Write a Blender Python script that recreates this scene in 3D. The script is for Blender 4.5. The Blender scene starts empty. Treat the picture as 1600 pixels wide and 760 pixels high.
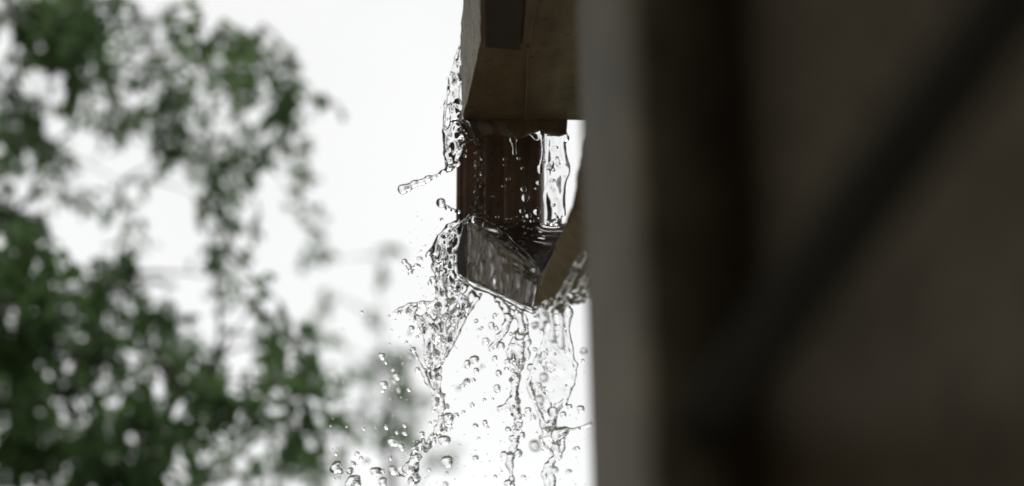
import bpy, bmesh, math, random
import numpy as np
from mathutils import Vector, Matrix

SC = bpy.context.scene
COL = SC.collection
R = math.radians
PI = math.pi
random.seed(7)
RNG = np.random.default_rng(11)

# ------------------------------------------------------------------ camera
PITCH = R(20)
CAM = Vector((0, 0, 1.6))
FOC = 3.45
cd = bpy.data.cameras.new('camera')
cd.lens = 85
cd.sensor_width = 36
cd.clip_start = 0.05
cd.clip_end = 2000
cd.dof.use_dof = True
cd.dof.focus_distance = FOC
cd.dof.aperture_fstop = 2.35
cam = bpy.data.objects.new('camera', cd)
cam.location = CAM
cam.rotation_euler = (PI / 2 + PITCH, 0, 0)
COL.objects.link(cam)
SC.camera = cam

# ------------------------------------------------------------------ overcast sky, soft sun, exposure
SUN_EL, SUN_AZ = R(60), R(-24)          # azimuth from +Y, clockwise: high beyond the gutter, a little to the left
W = bpy.data.worlds.new('World')
SC.world = W
W.use_nodes = True
wn, wl = W.node_tree.nodes, W.node_tree.links
wn.clear()
sky = wn.new('ShaderNodeTexSky')
sky.sky_type = 'NISHITA'
sky.sun_disc = False
sky.sun_elevation = SUN_EL
sky.sun_rotation = SUN_AZ
sky.air_density = 1.0
sky.dust_density = 1.2
sky.ozone_density = 1.0
hs = wn.new('ShaderNodeHueSaturation')
hs.inputs['Saturation'].default_value = 0.02
bg = wn.new('ShaderNodeBackground')
bg.inputs['Strength'].default_value = 0.15
wo = wn.new('ShaderNodeOutputWorld')
wl.new(sky.outputs[0], hs.inputs['Color'])
ctc = wn.new('ShaderNodeTexCoord')
cnz = wn.new('ShaderNodeTexNoise')
cnz.inputs['Scale'].default_value = 3.5
cnz.inputs['Detail'].default_value = 4
cmr = wn.new('ShaderNodeMapRange')
cmr.inputs[1].default_value, cmr.inputs[2].default_value = .3, .7
cmr.inputs[3].default_value, cmr.inputs[4].default_value = .93, 1.05
cmx = wn.new('ShaderNodeMix')
cmx.data_type = 'RGBA'
cmx.blend_type = 'MULTIPLY'
cmx.inputs[0].default_value = 1
wl.new(ctc.outputs['Generated'], cnz.inputs[0])
wl.new(cnz.outputs[0], cmr.inputs[0])
wl.new(hs.outputs[0], cmx.inputs[6])
wl.new(cmr.outputs[0], cmx.inputs[7])
wl.new(cmx.outputs[2], bg.inputs['Color'])
wl.new(bg.outputs[0], wo.inputs[0])
sd = bpy.data.lights.new('sun', 'SUN')
sd.energy = 1.5
sd.angle = R(40)
sd.color = (1, .97, .93)
sun = bpy.data.objects.new('sun', sd)
sdir = Vector((math.sin(SUN_AZ) * math.cos(SUN_EL), math.cos(SUN_AZ) * math.cos(SUN_EL), math.sin(SUN_EL)))
sun.rotation_euler = sdir.to_track_quat('Z', 'Y').to_euler()
COL.objects.link(sun)
vs = SC.view_settings
vs.view_transform = 'Standard'
vs.look = 'None'
vs.exposure = -0.03
vs.gamma = 1
vs.use_curve_mapping = False
cy = SC.cycles
cy.use_denoising = True
cy.max_bounces = 14
cy.transmission_bounces = 12
cy.transparent_max_bounces = 8
cy.diffuse_bounces = 4
cy.glossy_bounces = 5
cy.caustics_reflective = False
cy.caustics_refractive = True
cy.blur_glossy = 0.5
cy.filter_width = 1.8

# ------------------------------------------------------------------ measuring helpers
FPX = 85 / 36 * 1600
FWD = Vector((0, math.cos(PITCH), math.sin(PITCH)))
UPV = Vector((0, -math.sin(PITCH), math.cos(PITCH)))


def ray(px, py):
    return FWD + Vector((1, 0, 0)) * ((px - 800) / FPX) + UPV * ((380 - py) / FPX)


def pd(px, py, d):            # point at distance d along the view axis
    return CAM + ray(px, py) * d


def py_(px, py, Y):           # point in the upright plane y = Y
    r = ray(px, py)
    return CAM + r * (Y / r.y)


def pz(px, py, Z):            # point in the level plane z = Z
    r = ray(px, py)
    return CAM + r * ((Z - CAM.z) / r.z)


S = FOC / FPX                 # metres per photo pixel near the gutter
Y0 = FOC * math.cos(PITCH)

# ------------------------------------------------------------------ object helpers


def tag(o, label=None, cat=None, group=None, kind=None):
    if label: o['label'] = label
    if cat: o['category'] = cat
    if group: o['group'] = group
    if kind: o['kind'] = kind
    return o


def link(name, me, mat=None, parent=None):
    o = bpy.data.objects.new(name, me)
    COL.objects.link(o)
    if mat is not None:
        me.materials.clear()
        me.materials.append(mat)
    if parent is not None:
        o.parent = parent
        o.matrix_parent_inverse = Matrix.Translation(-parent.location)
    return o


def empty(name, loc=(0, 0, 0)):
    o = bpy.data.objects.new(name, None)
    o.location = loc
    COL.objects.link(o)
    return o


def mesh(name, verts, faces, smooth=False):
    me = bpy.data.meshes.new(name)
    me.from_pydata([tuple(v) for v in verts], [], [tuple(f) for f in faces])
    bm = bmesh.new()
    bm.from_mesh(me)
    bmesh.ops.recalc_face_normals(bm, faces=bm.faces)
    bm.to_mesh(me)
    bm.free()
    if smooth:
        me.polygons.foreach_set('use_smooth', [True] * len(me.polygons))
    me.update()
    return me


def bevel(o, w, seg=2):
    m = o.modifiers.new('bevel', 'BEVEL')
    m.width = w
    m.segments = seg
    m.limit_method = 'ANGLE'
    m.angle_limit = R(35)
    return o


def hexa(name, front, back, mat, parent=None, bev=0.0, cuts=0, rough=0.0, seed=0):
    """a board: two matching loops of points (front and back)"""
    n = len(front)
    v = list(front) + list(back)
    f = [list(range(n)), list(range(2 * n - 1, n - 1, -1))]
    for i in range(n):
        j = (i + 1) % n
        f.append([i, j, n + j, n + i])
    o = link(name, mesh(name, v, f), mat, parent)
    if bev: bevel(o, bev)
    return o


def worn(o, amp=.0014, wl=.03, length=.012):
    from mathutils import noise as mnoise
    bm = bmesh.new()
    bm.from_mesh(o.data)
    for _ in range(6):
        lg = [e for e in bm.edges if e.calc_length() > length * 1.6]
        if not lg or len(bm.verts) > 12000: break
        bmesh.ops.subdivide_edges(bm, edges=lg, cuts=1, use_grid_fill=True)
    for v in bm.verts:
        q = v.co / wl
        v.co += mnoise.noise_vector(q) * amp + mnoise.noise_vector(q * 3.1) * amp * .4
    bm.to_mesh(o.data)
    bm.free()
    return o


def loft(name, rings, mat, parent=None, closed=True, caps=True, smooth=False):
    n = len(rings[0])
    v = [p for r in rings for p in r]
    f = []
    for k in range(len(rings) - 1):
        for i in range(n if closed else n - 1):
            j = (i + 1) % n
            f.append([k * n + i, k * n + j, (k + 1) * n + j, (k + 1) * n + i])
    if caps:
        f.append(list(range(n)))
        f.append([(len(rings) - 1) * n + i for i in range(n)][::-1])
    return link(name, mesh(name, v, f, smooth), mat, parent)


def tube_data(pts, rads, sides=7):
    v, f = [], []
    pts = [Vector(p) for p in pts]
    for k, p in enumerate(pts):
        t = (pts[min(k + 1, len(pts) - 1)] - pts[max(k - 1, 0)]).normalized()
        a = t.cross(Vector((0.3, 0.2, 0.9))).normalized()
        b = t.cross(a)
        for i in range(sides):
            w = 2 * PI * i / sides
            v.append(p + (a * math.cos(w) + b * math.sin(w)) * rads[k])
    for k in range(len(pts) - 1):
        for i in range(sides):
            j = (i + 1) % sides
            f.append([k * sides + i, k * sides + j, (k + 1) * sides + j, (k + 1) * sides + i])
    f.append(list(range(sides)))
    f.append([(len(pts) - 1) * sides + i for i in range(sides)][::-1])
    return v, f

# ------------------------------------------------------------------ materials


def mat(name):
    m = bpy.data.materials.new(name)
    m.use_nodes = True
    n = m.node_tree.nodes
    return m, n, m.node_tree.links, n['Principled BSDF']


def wood(name, c1, c2, rough=0.6, stretch=(1, 1, 0.12), scale=40, specks=0.0, bump=0.3, coat=0.0, bdist=0.002, speck_scale=110, speck_at=.62):
    m, n, l, b = mat(name)
    tc = n.new('ShaderNodeTexCoord')
    mp = n.new('ShaderNodeMapping')
    mp.inputs['Scale'].default_value = stretch
    l.new(tc.outputs['Object'], mp.inputs[0])
    nz = n.new('ShaderNodeTexNoise')
    nz.inputs['Scale'].default_value = scale
    nz.inputs['Detail'].default_value = 7
    nz.inputs['Roughness'].default_value = 0.65
    l.new(mp.outputs[0], nz.inputs[0])
    nb = n.new('ShaderNodeTexNoise')
    nb.inputs['Scale'].default_value = scale * 0.16
    nb.inputs['Detail'].default_value = 3
    l.new(tc.outputs['Object'], nb.inputs[0])
    av = n.new('ShaderNodeMath')
    av.operation = 'ADD'
    l.new(nz.outputs[0], av.inputs[0])
    l.new(nb.outputs[0], av.inputs[1])
    rp = n.new('ShaderNodeValToRGB')
    rp.color_ramp.elements[0].position = 0.36
    rp.color_ramp.elements[1].position = 0.64
    rp.color_ramp.elements[0].color = (*c1, 1)
    rp.color_ramp.elements[1].color = (*c2, 1)
    hv = n.new('ShaderNodeMath')
    hv.operation = 'MULTIPLY'
    hv.inputs[1].default_value = 0.5
    l.new(av.outputs[0], hv.inputs[0])
    l.new(hv.outputs[0], rp.inputs[0])
    out = rp.outputs[0]
    if specks:
        sp = n.new('ShaderNodeTexNoise')
        sp.inputs['Scale'].default_value = speck_scale
        sp.inputs['Detail'].default_value = 2
        l.new(tc.outputs['Object'], sp.inputs[0])
        sr = n.new('ShaderNodeValToRGB')
        sr.color_ramp.elements[0].position = speck_at
        sr.color_ramp.elements[1].position = speck_at + .05
        l.new(sp.outputs[0], sr.inputs[0])
        fm = n.new('ShaderNodeMath')
        fm.operation = 'MULTIPLY'
        fm.inputs[1].default_value = specks
        l.new(sr.outputs[0], fm.inputs[0])
        mx = n.new('ShaderNodeMix')
        mx.data_type = 'RGBA'
        mx.inputs[7].default_value = (c1[0] * .22, c1[1] * .22, c1[2] * .2, 1)
        l.new(fm.outputs[0], mx.inputs[0])
        l.new(out, mx.inputs[6])
        out = mx.outputs[2]
    l.new(out, b.inputs['Base Color'])
    b.inputs['Roughness'].default_value = rough
    b.inputs['Coat Weight'].default_value = coat
    b.inputs['Coat Roughness'].default_value = 0.08
    bp = n.new('ShaderNodeBump')
    bp.inputs['Strength'].default_value = bump
    bp.inputs['Distance'].default_value = bdist
    l.new(nz.outputs[0], bp.inputs['Height'])
    l.new(bp.outputs[0], b.inputs['Normal'])
    return m


M = {}
M['weather'] = wood('weathered_grey_paint', (.26, .235, .185), (.62, .575, .49), .55, (1, 1, .35), 75, .8, .7, speck_scale=150, speck_at=.60)
M['brown'] = wood('olive_brown_paint', (.065, .045, .025), (.22, .154, .088), .38, (1, .3, 1), 22, .85, .25, speck_scale=75, speck_at=.665)
M['darkwood'] = wood('dark_brown_paint', (.085, .051, .036), (.22, .132, .086), .26, (1, 1, .08), 55, .4, .3, .0)
M['spoutwood'] = wood('wet_brown_board', (.10, .068, .034), (.27, .195, .11), .4, (1, 1, .3), 60, .5, .4, .0)
M['floor'] = wood('wet_dark_floor', (.045, .028, .022), (.080, .050, .038), .4, (1, 1, 1), 40, .2, .3, .0)
M['mossboard'] = wood('mossy_olive_board', (.080, .055, .024), (.19, .138, .066), .7, (1, 1, .3), 50, .5, .4, .0)
M['bracket'] = wood('bracket_paint_end_shade', (.026, .017, .013), (.048, .031, .024), .85, (1, .2, 1), 40, .3, .3)  # also puts shade into the colour of the spout's end board
M['lip'] = wood('wet_lip_paint', (.075, .050, .032), (.20, .135, .085), .35, (1, 1, .3), 45, .5, .4)
M['post'] = wood('grey_olive_post_paint', (.060, .049, .030), (.205, .172, .112), .7, (1, 1, .3), 85, .3, .4)
M['wall'] = wood('brown_wall_paint', (.135, .112, .076), (.225, .187, .132), .7, (1, 1, .5), 60, .0, .3)
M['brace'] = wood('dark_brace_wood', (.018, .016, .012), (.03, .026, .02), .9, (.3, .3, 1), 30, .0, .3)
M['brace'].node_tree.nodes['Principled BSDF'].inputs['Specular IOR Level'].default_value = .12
M['ceil'] = wood('shade_ceiling_paint', (.10, .085, .065), (.15, .13, .10), .7, (1, .2, 1), 14, .0, .3)
M['bark'] = wood('bark', (.03, .024, .018), (.07, .056, .042), .9, (1, 1, .2), 12, .3, .8, 0, .02)

m, n, l, b = mat('clear_water')
b.inputs['Base Color'].default_value = (1, 1, 1, 1)
b.inputs['Transmission Weight'].default_value = 1
b.inputs['IOR'].default_value = 1.333
b.inputs['Roughness'].default_value = 0.0
M['water'] = m

m, n, l, b = mat('grass_ground')
tc = n.new('ShaderNodeTexCoord')
nz = n.new('ShaderNodeTexNoise')
nz.inputs['Scale'].default_value = 1.5
nz.inputs['Detail'].default_value = 9
l.new(tc.outputs['Object'], nz.inputs[0])
rp = n.new('ShaderNodeValToRGB')
rp.color_ramp.elements[0].color = (.02, .035, .012, 1)
rp.color_ramp.elements[1].color = (.07, .10, .035, 1)
l.new(nz.outputs[0], rp.inputs[0])
l.new(rp.outputs[0], b.inputs['Base Color'])
b.inputs['Roughness'].default_value = .9
M['ground'] = m


def leafmat(name, c1, c2):
    m, n, l, b = mat(name)
    tc = n.new('ShaderNodeTexCoord')
    nz = n.new('ShaderNodeTexNoise')
    nz.inputs['Scale'].default_value = 2.2
    nz.inputs['Detail'].default_value = 4
    l.new(tc.outputs['Object'], nz.inputs[0])
    rp = n.new('ShaderNodeValToRGB')
    rp.color_ramp.elements[0].position = .35
    rp.color_ramp.elements[1].position = .68
    rp.color_ramp.elements[0].color = (*c1, 1)
    rp.color_ramp.elements[1].color = (*c2, 1)
    l.new(nz.outputs[0], rp.inputs[0])
    l.new(rp.outputs[0], b.inputs['Base Color'])
    b.inputs['Roughness'].default_value = .45
    tr = n.new('ShaderNodeBsdfTranslucent')
    l.new(rp.outputs[0], tr.inputs[0])
    mx = n.new('ShaderNodeMixShader')
    mx.inputs[0].default_value = .6
    l.new(b.outputs[0], mx.inputs[1])
    l.new(tr.outputs[0], mx.inputs[2])
    l.new(mx.outputs[0], n['Material Output'].inputs[0])
    return m


M['leaf'] = leafmat('leaves_green', (.08, .145, .062), (.17, .265, .10))
M['leaf2'] = leafmat('leaves_deep_green', (.075, .15, .058), (.165, .275, .095))

# ------------------------------------------------------------------ ground
g = link('ground', mesh('ground', [(-400, -400, 0), (400, -400, 0), (400, 400, 0), (-400, 400, 0)], [(0, 1, 2, 3)]), M['ground'])
tag(g, kind='structure')

m, n, l, b = mat('pale_bounce_paving')
tc = n.new('ShaderNodeTexCoord')
nz = n.new('ShaderNodeTexNoise')
nz.inputs['Scale'].default_value = 6
nz.inputs['Detail'].default_value = 8
l.new(tc.outputs['Object'], nz.inputs[0])
rp = n.new('ShaderNodeValToRGB')
rp.color_ramp.elements[0].color = (.26, .23, .19, 1)
rp.color_ramp.elements[1].color = (.46, .42, .36, 1)
l.new(nz.outputs[0], rp.inputs[0])
l.new(rp.outputs[0], b.inputs['Base Color'])
b.inputs['Roughness'].default_value = .6
pt = link('bounce_slab', mesh('bounce_slab', [(-4, -4, .004), (4, -4, .004), (4, 7, .004), (-4, 7, .004)], [(0, 1, 2, 3)]), m)  # unseen pale slab, added to bounce light up at the gutter underside
tag(pt, kind='structure')

# ------------------------------------------------------------------ house: porch post, brace, wall, added shade roofs
YL, YC, YR = 2.07, 1.36, 1.40


def upright(pxt, pxb, Y, z0, z1):
    a, c = py_(pxt, 0, Y), py_(pxb, 760, Y)
    return [a + (c - a) * ((z - a.z) / (c.z - a.z)) for z in (z0, z1)]


house = empty('house', (0.3, 1.8, 0))
tag(house, 'dark brown porch of a house close by, with grey corner post and diagonal brace', 'house')
ZT = 2.78
L0, L1 = upright(901, 925, YL, 0.008, ZT)
C0, C1 = upright(984, 1014, YC, 0.008, ZT)
Q0, Q1 = upright(1135, 1165, YR, 0.008, ZT)
B0, B1 = Vector((Q0.x + .02, YL + .02, .008)), Vector((Q1.x + .02, YL + .02, ZT))
def column(L, C, Q, Bk):
    D = C + (Q - C) * .10
    C = C + Vector((-.024, -.0, 0))
    pts = [L * (1 - t) ** 2 + C * 2 * t * (1 - t) + D * t * t for t in [k / 18 for k in range(19)]]
    return pts + [Q, Bk, Vector((L.x + .02, L.y + .02, L.z))]


post = loft('post', [column(L0, C0, Q0, B0), column(L1, C1, Q1, B1)], M['post'], house)
for p in post.data.polygons:
    p.use_smooth = len(p.vertices) == 4
# wall: from behind the post towards the viewer's right
wa = Vector((Q0.x - .03, YR + .05, 0))
wb = wa + Vector((2.6, -1.15, 0))
nrm = Vector((wb.y - wa.y, -(wb.x - wa.x), 0)).normalized() * -.12
hexa('wall', [Vector((wa.x, wa.y, .004)), Vector((wb.x, wb.y, .004)), Vector((wb.x, wb.y, ZT)), Vector((wa.x, wa.y, ZT))],
     [Vector((wa.x, wa.y, .004)) + nrm, Vector((wb.x, wb.y, .004)) + nrm, Vector((wb.x, wb.y, ZT)) + nrm, Vector((wa.x, wa.y, ZT)) + nrm], M['wall'], house)


def boxo(name, x0, x1, y0, y1, z0, z1, mt, parent):
    v = [Vector((x, y, z)) for z in (z0, z1) for (x, y) in ((x0, y0), (x1, y0), (x1, y1), (x0, y1))]
    return hexa(name, v[:4], v[4:], mt, parent)


boxo('porch_shade_ceiling', .03, 2.9, -3.0, 2.34, ZT + .004, ZT + .16, M['ceil'], house)  # unseen ceiling, added to keep sky light off the porch wall
boxo('wall', 2.75, 2.87, -3.0, .58, .006, ZT - .002, M['wall'], house)
boxo('wall', -1.6, 2.74, -3.12, -3.0, .006, ZT - .002, M['wall'], house)  # unseen side and back walls, added for shade
# unseen upper wall and wide overhang, added to darken drops and gutter
boxo('wall', .75, 2.9, -3.0, 2.2, ZT + .17, 3.55, M['wall'], house)
boxo('shade_overhang', -1.5, 3.1, -3.4, 3.72, 3.554, 3.70, M['ceil'], house)
# diagonal brace from the post up to the porch beam
p0, p1 = pd(1110, 645, 1.43), pd(1622, -55, .90)
ax = (p1 - p0).normalized()
p1 = p1 + ax * .3
vw = ((p0 + p1) / 2 - CAM).normalized()
sd_ = ax.cross(vw).normalized()
dp = sd_.cross(ax).normalized()
hw, hd = .0160, .022
ring = lambda p: [p + sd_ * hw + dp * hd, p - sd_ * hw + dp * hd, p - sd_ * hw - dp * hd, p + sd_ * hw - dp * hd]
br = loft('brace', [ring(p0), ring(p1)], M['brace'], house)
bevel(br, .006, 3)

# ------------------------------------------------------------------ upper gutter, running over the viewer's head
ZB = py_(800, 188, Y0).z
HG = .115
stn = [(722, 188, 719), (731, 150, 721), (741, 110, 724), (747.5, 80, 726), (750, 62, 727), (750, 0, 728)]
rows = []
for px, py, rim in stn:
    pb = pz(px, py, ZB)
    xr = pz(935, py, ZB).x
    rp_ = Vector((py_(rim, py - 103, pb.y).x, pb.y, ZB + HG))
    rows.append((pb, xr, rp_))
pb, xr, rp_ = rows[-1]
for yy in (2.2, 1.5):
    rows.append((Vector((pb.x, yy, ZB)), xr - .0, Vector((rp_.x, yy, ZB + HG))))
T = .004
rings = []
for pb, xr, rm in rows:
    y = pb.y
    rings.append([Vector((pb.x, y, ZB)), Vector((xr, y, ZB)), Vector((xr, y, ZB + HG)), Vector((xr - T, y, ZB + HG)), Vector((xr - T, y, ZB + T)),
                  Vector((pb.x + T, y, ZB + T)), Vector((rm.x + T, y, ZB + HG)), Vector((rm.x, y, ZB + HG))])
gut = empty('roof_gutter', (0, Y0, ZB))
tag(gut, 'brown box gutter overhead, seen from below, weathered grey outer face, ending above the downspout', 'gutter')
n8 = 8
vv = [p for r in rings for p in r]
bot, face = [], []
for k in range(len(rings) - 1):
    for i in range(n8):
        j = (i + 1) % n8
        f = [k * n8 + i, k * n8 + j, (k + 1) * n8 + j, (k + 1) * n8 + i]
        bot.append((f, 1 if i in (7, 6) else 0))
me = bpy.data.meshes.new('trough')
me.from_pydata([tuple(p) for p in vv], [], [f for f, _ in bot])
me.materials.append(M['brown'])
me.materials.append(M['weather'])
me.polygons.foreach_set('material_index', [mi for _, mi in bot])
tr = bpy.data.objects.new('trough', me)
COL.objects.link(tr)
tr.parent = gut
tr.matrix_parent_inverse = Matrix.Translation(-gut.location)
worn(tr, .0016, .035, .02)
bevel(tr, .0012, 2)
# end lip hanging below the far end
x0, x1 = py_(722, 188, Y0).x, py_(886, 188, Y0).x
rg = random.Random(3)
lowf, lowb, topf, topb = [], [], [], []
K = 14
for i in range(K + 1):
    x = x0 + (x1 - x0) * i / K
    zz = ZB - (.019 + .004 * math.sin(i * 1.1) * rg.random() + (.003 if i < 9 else -.001))
    lowf.append(Vector((x, Y0 + .002 + .002 * rg.random(), zz)))
    lowb.append(Vector((x, Y0 + .012, zz)))
    topf.append(Vector((x, Y0 - .001, ZB - .0005)))
    topb.append(Vector((x, Y0 + .012, ZB + .03)))
lip = loft('end_lip', [[lowf[i], lowb[i], topb[i], topf[i]] for i in range(K + 1)], M['lip'], gut)
worn(lip, .002, .02, .008)
# bracket pad and strap on the underside
def under(pts, th, name, mt):
    fr = [pz(x, y, ZB - .0006) for x, y in pts]
    bk = [p + Vector((0, 0, -th)) for p in fr]
    o = hexa(name, fr, bk, mt, gut)
    bevel(o, .0015)
    return o
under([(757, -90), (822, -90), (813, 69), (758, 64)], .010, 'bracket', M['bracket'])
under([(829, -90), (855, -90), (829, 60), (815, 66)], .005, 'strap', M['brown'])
under([(823, 72), (827, 72), (822, 186), (818, 186)], .0022, 'seam', M['brown'])

# ------------------------------------------------------------------ downspout
YD = Y0 + .075
xl, xr = py_(713, 280, YD).x, py_(851, 280, YD).x
prof = []
NF = 40
for i in range(NF + 1):
    u = i / NF
    x = xl + .006 + (xr - xl - .034) * u
    rib = .0016 * max(0, math.cos((u * 3.2 - .1) * 2 * PI)) ** 3
    prof.append((x, YD + rib))
for i in range(1, 9):
    a = i / 8 * PI / 2
    prof.append((xr - .028 + .028 * math.sin(a), YD + .028 - .028 * math.cos(a)))
prof += [(xr, YD + .095), (xr - .006, YD + .101), (xl + .006, YD + .101), (xl, YD + .095), (xl, YD + .006), (xl + .002, YD + .002)]
zb_, zt_ = py_(800, 392, YD).z, ZB + .05
dsp = empty('downspout', ((xl + xr) / 2, YD + .05, zb_))
tag(dsp, 'dark brown ribbed downspout below the gutter end, wet with drops', 'downspout')
loft('pipe', [[Vector((x, y, z)) for x, y in prof] for z in (zb_, zt_)], M['darkwood'], dsp, smooth=False)
zs_ = py_(800, 226, YD).z
cx_, cyv = (xl + xr) / 2, YD + .05
prof2 = [(cx_ + (x - cx_) * 1.02, cyv + (y - cyv) * 1.03) for x, y in prof]
loft('collar', [[Vector((x, y, z)) for x, y in prof2] for z in (zs_, zs_ + .03)], M['darkwood'], dsp)

# ------------------------------------------------------------------ tilted spout that catches the water
spt = empty('gutter_spout', pd(800, 420, 3.45))
tag(spt, 'tilted wooden gutter spout under the downspout, overflowing with rainwater', 'gutter')
A, B = pd(731, 345, 3.45), pd(842, 428, 3.355)
A_, B_ = pd(729, 437, 3.44), pd(833, 483, 3.345)
bk = Vector((.010, .012, 0))
pan = hexa('side_board', [A_, B_, B, A], [A_ + bk, B_ + bk, B + bk, A + bk], M['spoutwood'], spt)
worn(pan, .0012, .025)
bevel(pan, .0012)
E0, E1 = pd(711, 354, 3.52), pd(711, 424, 3.50)
hexa('end_board', [E1, A_ - Vector((.001, 0, 0)), A - Vector((.001, 0, 0)), E0], [E1 + Vector((.012, .01, 0)), A_ + Vector((.010, .01, 0)), A + Vector((.010, .012, 0)), E0 + Vector((.012, .01, 0))], M['bracket'], spt, .0015)  # dark colour stands in for shade and wet on the end face
F0, F1, F2, F3 = pd(722, 352, 3.53), pd(742, 356, 3.455), pd(845, 433, 3.375), pd(896, 350, 3.53)
dn = Vector((0, .004, -.012))
hexa('floor', [F0, F1, F2, F3], [p + dn for p in (F0, F1, F2, F3)], M['floor'], spt)
# closing underside
U0, U1, U2, U3 = pd(714, 420, 3.57), pd(735, 436, 3.44), pd(838, 482, 3.375), pd(925, 430, 3.55)
hexa('bottom_board', [U0, U1, U2, U3], [p + Vector((0, .004, .008)) for p in (U0, U1, U2, U3)], M['spoutwood'], spt)
# near board rising to the viewer
near = [(831, 486, 3.27), (846, 430, 3.22), (863, 397, 3.12), (893, 322, 2.95), (913, 192, 2.72), (990, 150, 2.62), (990, 440, 2.95), (930, 456, 3.05), (880, 474, 3.18)]
fr = [pd(*q) for q in near]
nbd = hexa('near_board', fr, [p + Vector((.004, .022, .004)) for p in fr], M['mossboard'], spt)
worn(nbd, .0025, .04)
bevel(nbd, .002)

# ------------------------------------------------------------------ trees behind
def cluster_tree(name, label, trunk_px, depth, clusters, leaf, lsz, seed, dsd=.7, group='trees behind the water', ztop=None):
    rg = random.Random(seed)
    base = pd(trunk_px, 380, depth)
    root = empty(name, (base.x, base.y, 0))
    tag(root, label, 'tree', group)
    V, F = [], []

    def add(v, f):
        o = len(V)
        V.extend(v)
        F.extend([[i + o for i in q] for q in f])
    top = max(pd(0, c[1], depth).z for c in clusters)
    top = ztop if ztop else top + .6
    tz = [top * q for q in (0, .12, .3, .5, .8, 1)]
    tp = [Vector((base.x + .1 * math.sin(z * 1.3 + seed), base.y + .1 * math.cos(z + seed), z)) for z in tz]
    add(*tube_data(tp, [.24, .19, .16, .13, .08, .02], 10))
    LV, LF = [], []

    def leafq(p, d, size):
        d = d.normalized()
        s = d.cross(Vector((rg.gauss(0, .5), rg.gauss(0, .5), 1))).normalized()
        nn = s.cross(d)
        w = size * rg.uniform(.3, .42)
        o = len(LV)
        mid = p + d * size * .45 - nn * size * .06
        LV.extend([p, p + d * size * .35 + s * w + nn * w * .25, mid, p + d * size * .35 - s * w + nn * w * .25,
                   p + d * size * .75 + s * w * .6 + nn * w * .1, p + d * size * .75 - s * w * .6 + nn * w * .1, p + d * size - nn * size * .15])
        LF.extend([[o, o + 1, o + 2], [o, o + 2, o + 3], [o + 1, o + 4, o + 6, o + 2], [o + 2, o + 6, o + 5, o + 3]])
    px2m = depth / FPX
    nodes = [(p, 0.0) for p in tp[2:]]
    for (cx, cyy, rx, ry, dens, *ls) in sorted(clusters, key=lambda q: (q[0] - trunk_px) ** 2):
        lz = ls[0] if ls else lsz
        dd = depth + rg.gauss(0, dsd * depth / 12)
        c = pd(cx, cyy, dd)
        a, al = min(nodes, key=lambda q: (q[0] - c).length + .25 * q[1])
        nodes.append((c.copy(), al + (c - a).length))
        mid = (a + c) / 2 + Vector((0, rg.uniform(-.1, .1), rg.uniform(.0, .25))) * min(1, (c - a).length)
        r0 = .003 + .009 / (1 + 1.5 * al)
        pts = [a * (1 - t) ** 2 + mid * 2 * t * (1 - t) + c * t * t for t in (0, .25, .5, .75, 1)]
        add(*tube_data(pts, [r0 * 1.6, r0 * 1.0, r0 * .6, r0 * .35, .002], 6))
        ntw = max(2, int(dens * rx * ry / (50 if not ls else 120)))
        for k in range(ntw):
            ph, rr = rg.uniform(0, 2 * PI), math.sqrt(rg.random())
            o = Vector((math.cos(ph) * rx * rr * px2m * .92, rg.gauss(0, .5) * (rx + ry) * .5 * px2m + rg.gauss(0, .12), math.sin(ph) * ry * rr * px2m))
            s0 = c + o * .8
            d = Vector((o.x * 2 + rg.gauss(0, .4), o.y * 2 + rg.gauss(0, .4), o.z * 1.0 - .25 + rg.gauss(0, .35)))
            d.normalize()
            Lt = rg.uniform(.06, .16)
            e0 = s0 + d * Lt + Vector((0, 0, -.04))
            if k % 2 == 0:
                add(*tube_data([c + o * .3, s0, e0], [.005, .004, .002], 4))
            nl = rg.randint(5, 8)
            for q in range(nl):
                t = q / nl
                p = s0.lerp(e0, t)
                ld = d * .6 + Vector((rg.gauss(0, .7), rg.gauss(0, .7), rg.gauss(-.45, .5)))
                leafq(p, ld, lz * rg.uniform(.7, 1.25))
    link('trunk', mesh('trunk', V, F, True), M['bark'], root)
    cm = bpy.data.meshes.new('crown')
    cm.from_pydata([tuple(v) for v in LV], [], LF)
    tag(link('crown', cm, leaf, root), kind='stuff')
    return len(LF)


UP = [(60, 20, 75, 45, .9), (115, 60, 45, 62, 1.6), (95, 15, 60, 35, 1.4), (20, 15, 35, 30, .9), (150, 25, 45, 35, 1.2), (235, 25, 70, 35, .45), (310, 45, 50, 45, .55),
      (355, 65, 40, 35, .8), (400, 85, 50, 45, .6), (445, 120, 28, 50, .9), (440, 165, 24, 32, 1.3), (475, 110, 18, 35, .5), (503, 155, 16, 18, .35), (375, 105, 30, 28, .7),
      (255, 145, 46, 36, 1.1), (268, 195, 28, 50, 1.2), (282, 240, 18, 32, .9), (165, 130, 40, 42, .9), (170, 170, 20, 30, .8), (115, 150, 25, 25, .4), (15, 150, 30, 45, 1.3), (45, 205, 50, 38, 1.2),
      (75, 235, 35, 22, .9), (20, 225, 35, 30, 1), (60, 160, 26, 30, .5), (310, 110, 25, 35, .5), (335, 215, 28, 45, .8), (352, 265, 20, 35, 1), (400, 245, 36, 20, 1.1), (375, 225, 22, 20, .6), (455, 225, 30, 30, .6),
      (475, 265, 22, 28, .5), (458, 305, 22, 26, .6), (328, 318, 32, 22, .9), (345, 350, 22, 30, .7), (365, 385, 22, 22, .5), (125, 300, 26, 34, .65), (190, 285, 28, 22, .6),
      (320, 170, 20, 22, .5), (410, 40, 30, 22, .35), (40, 110, 20, 25, .35), (395, 300, 30, 40, .18), (420, 180, 25, 20, .5), (230, 90, 40, 20, .3)]
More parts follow.
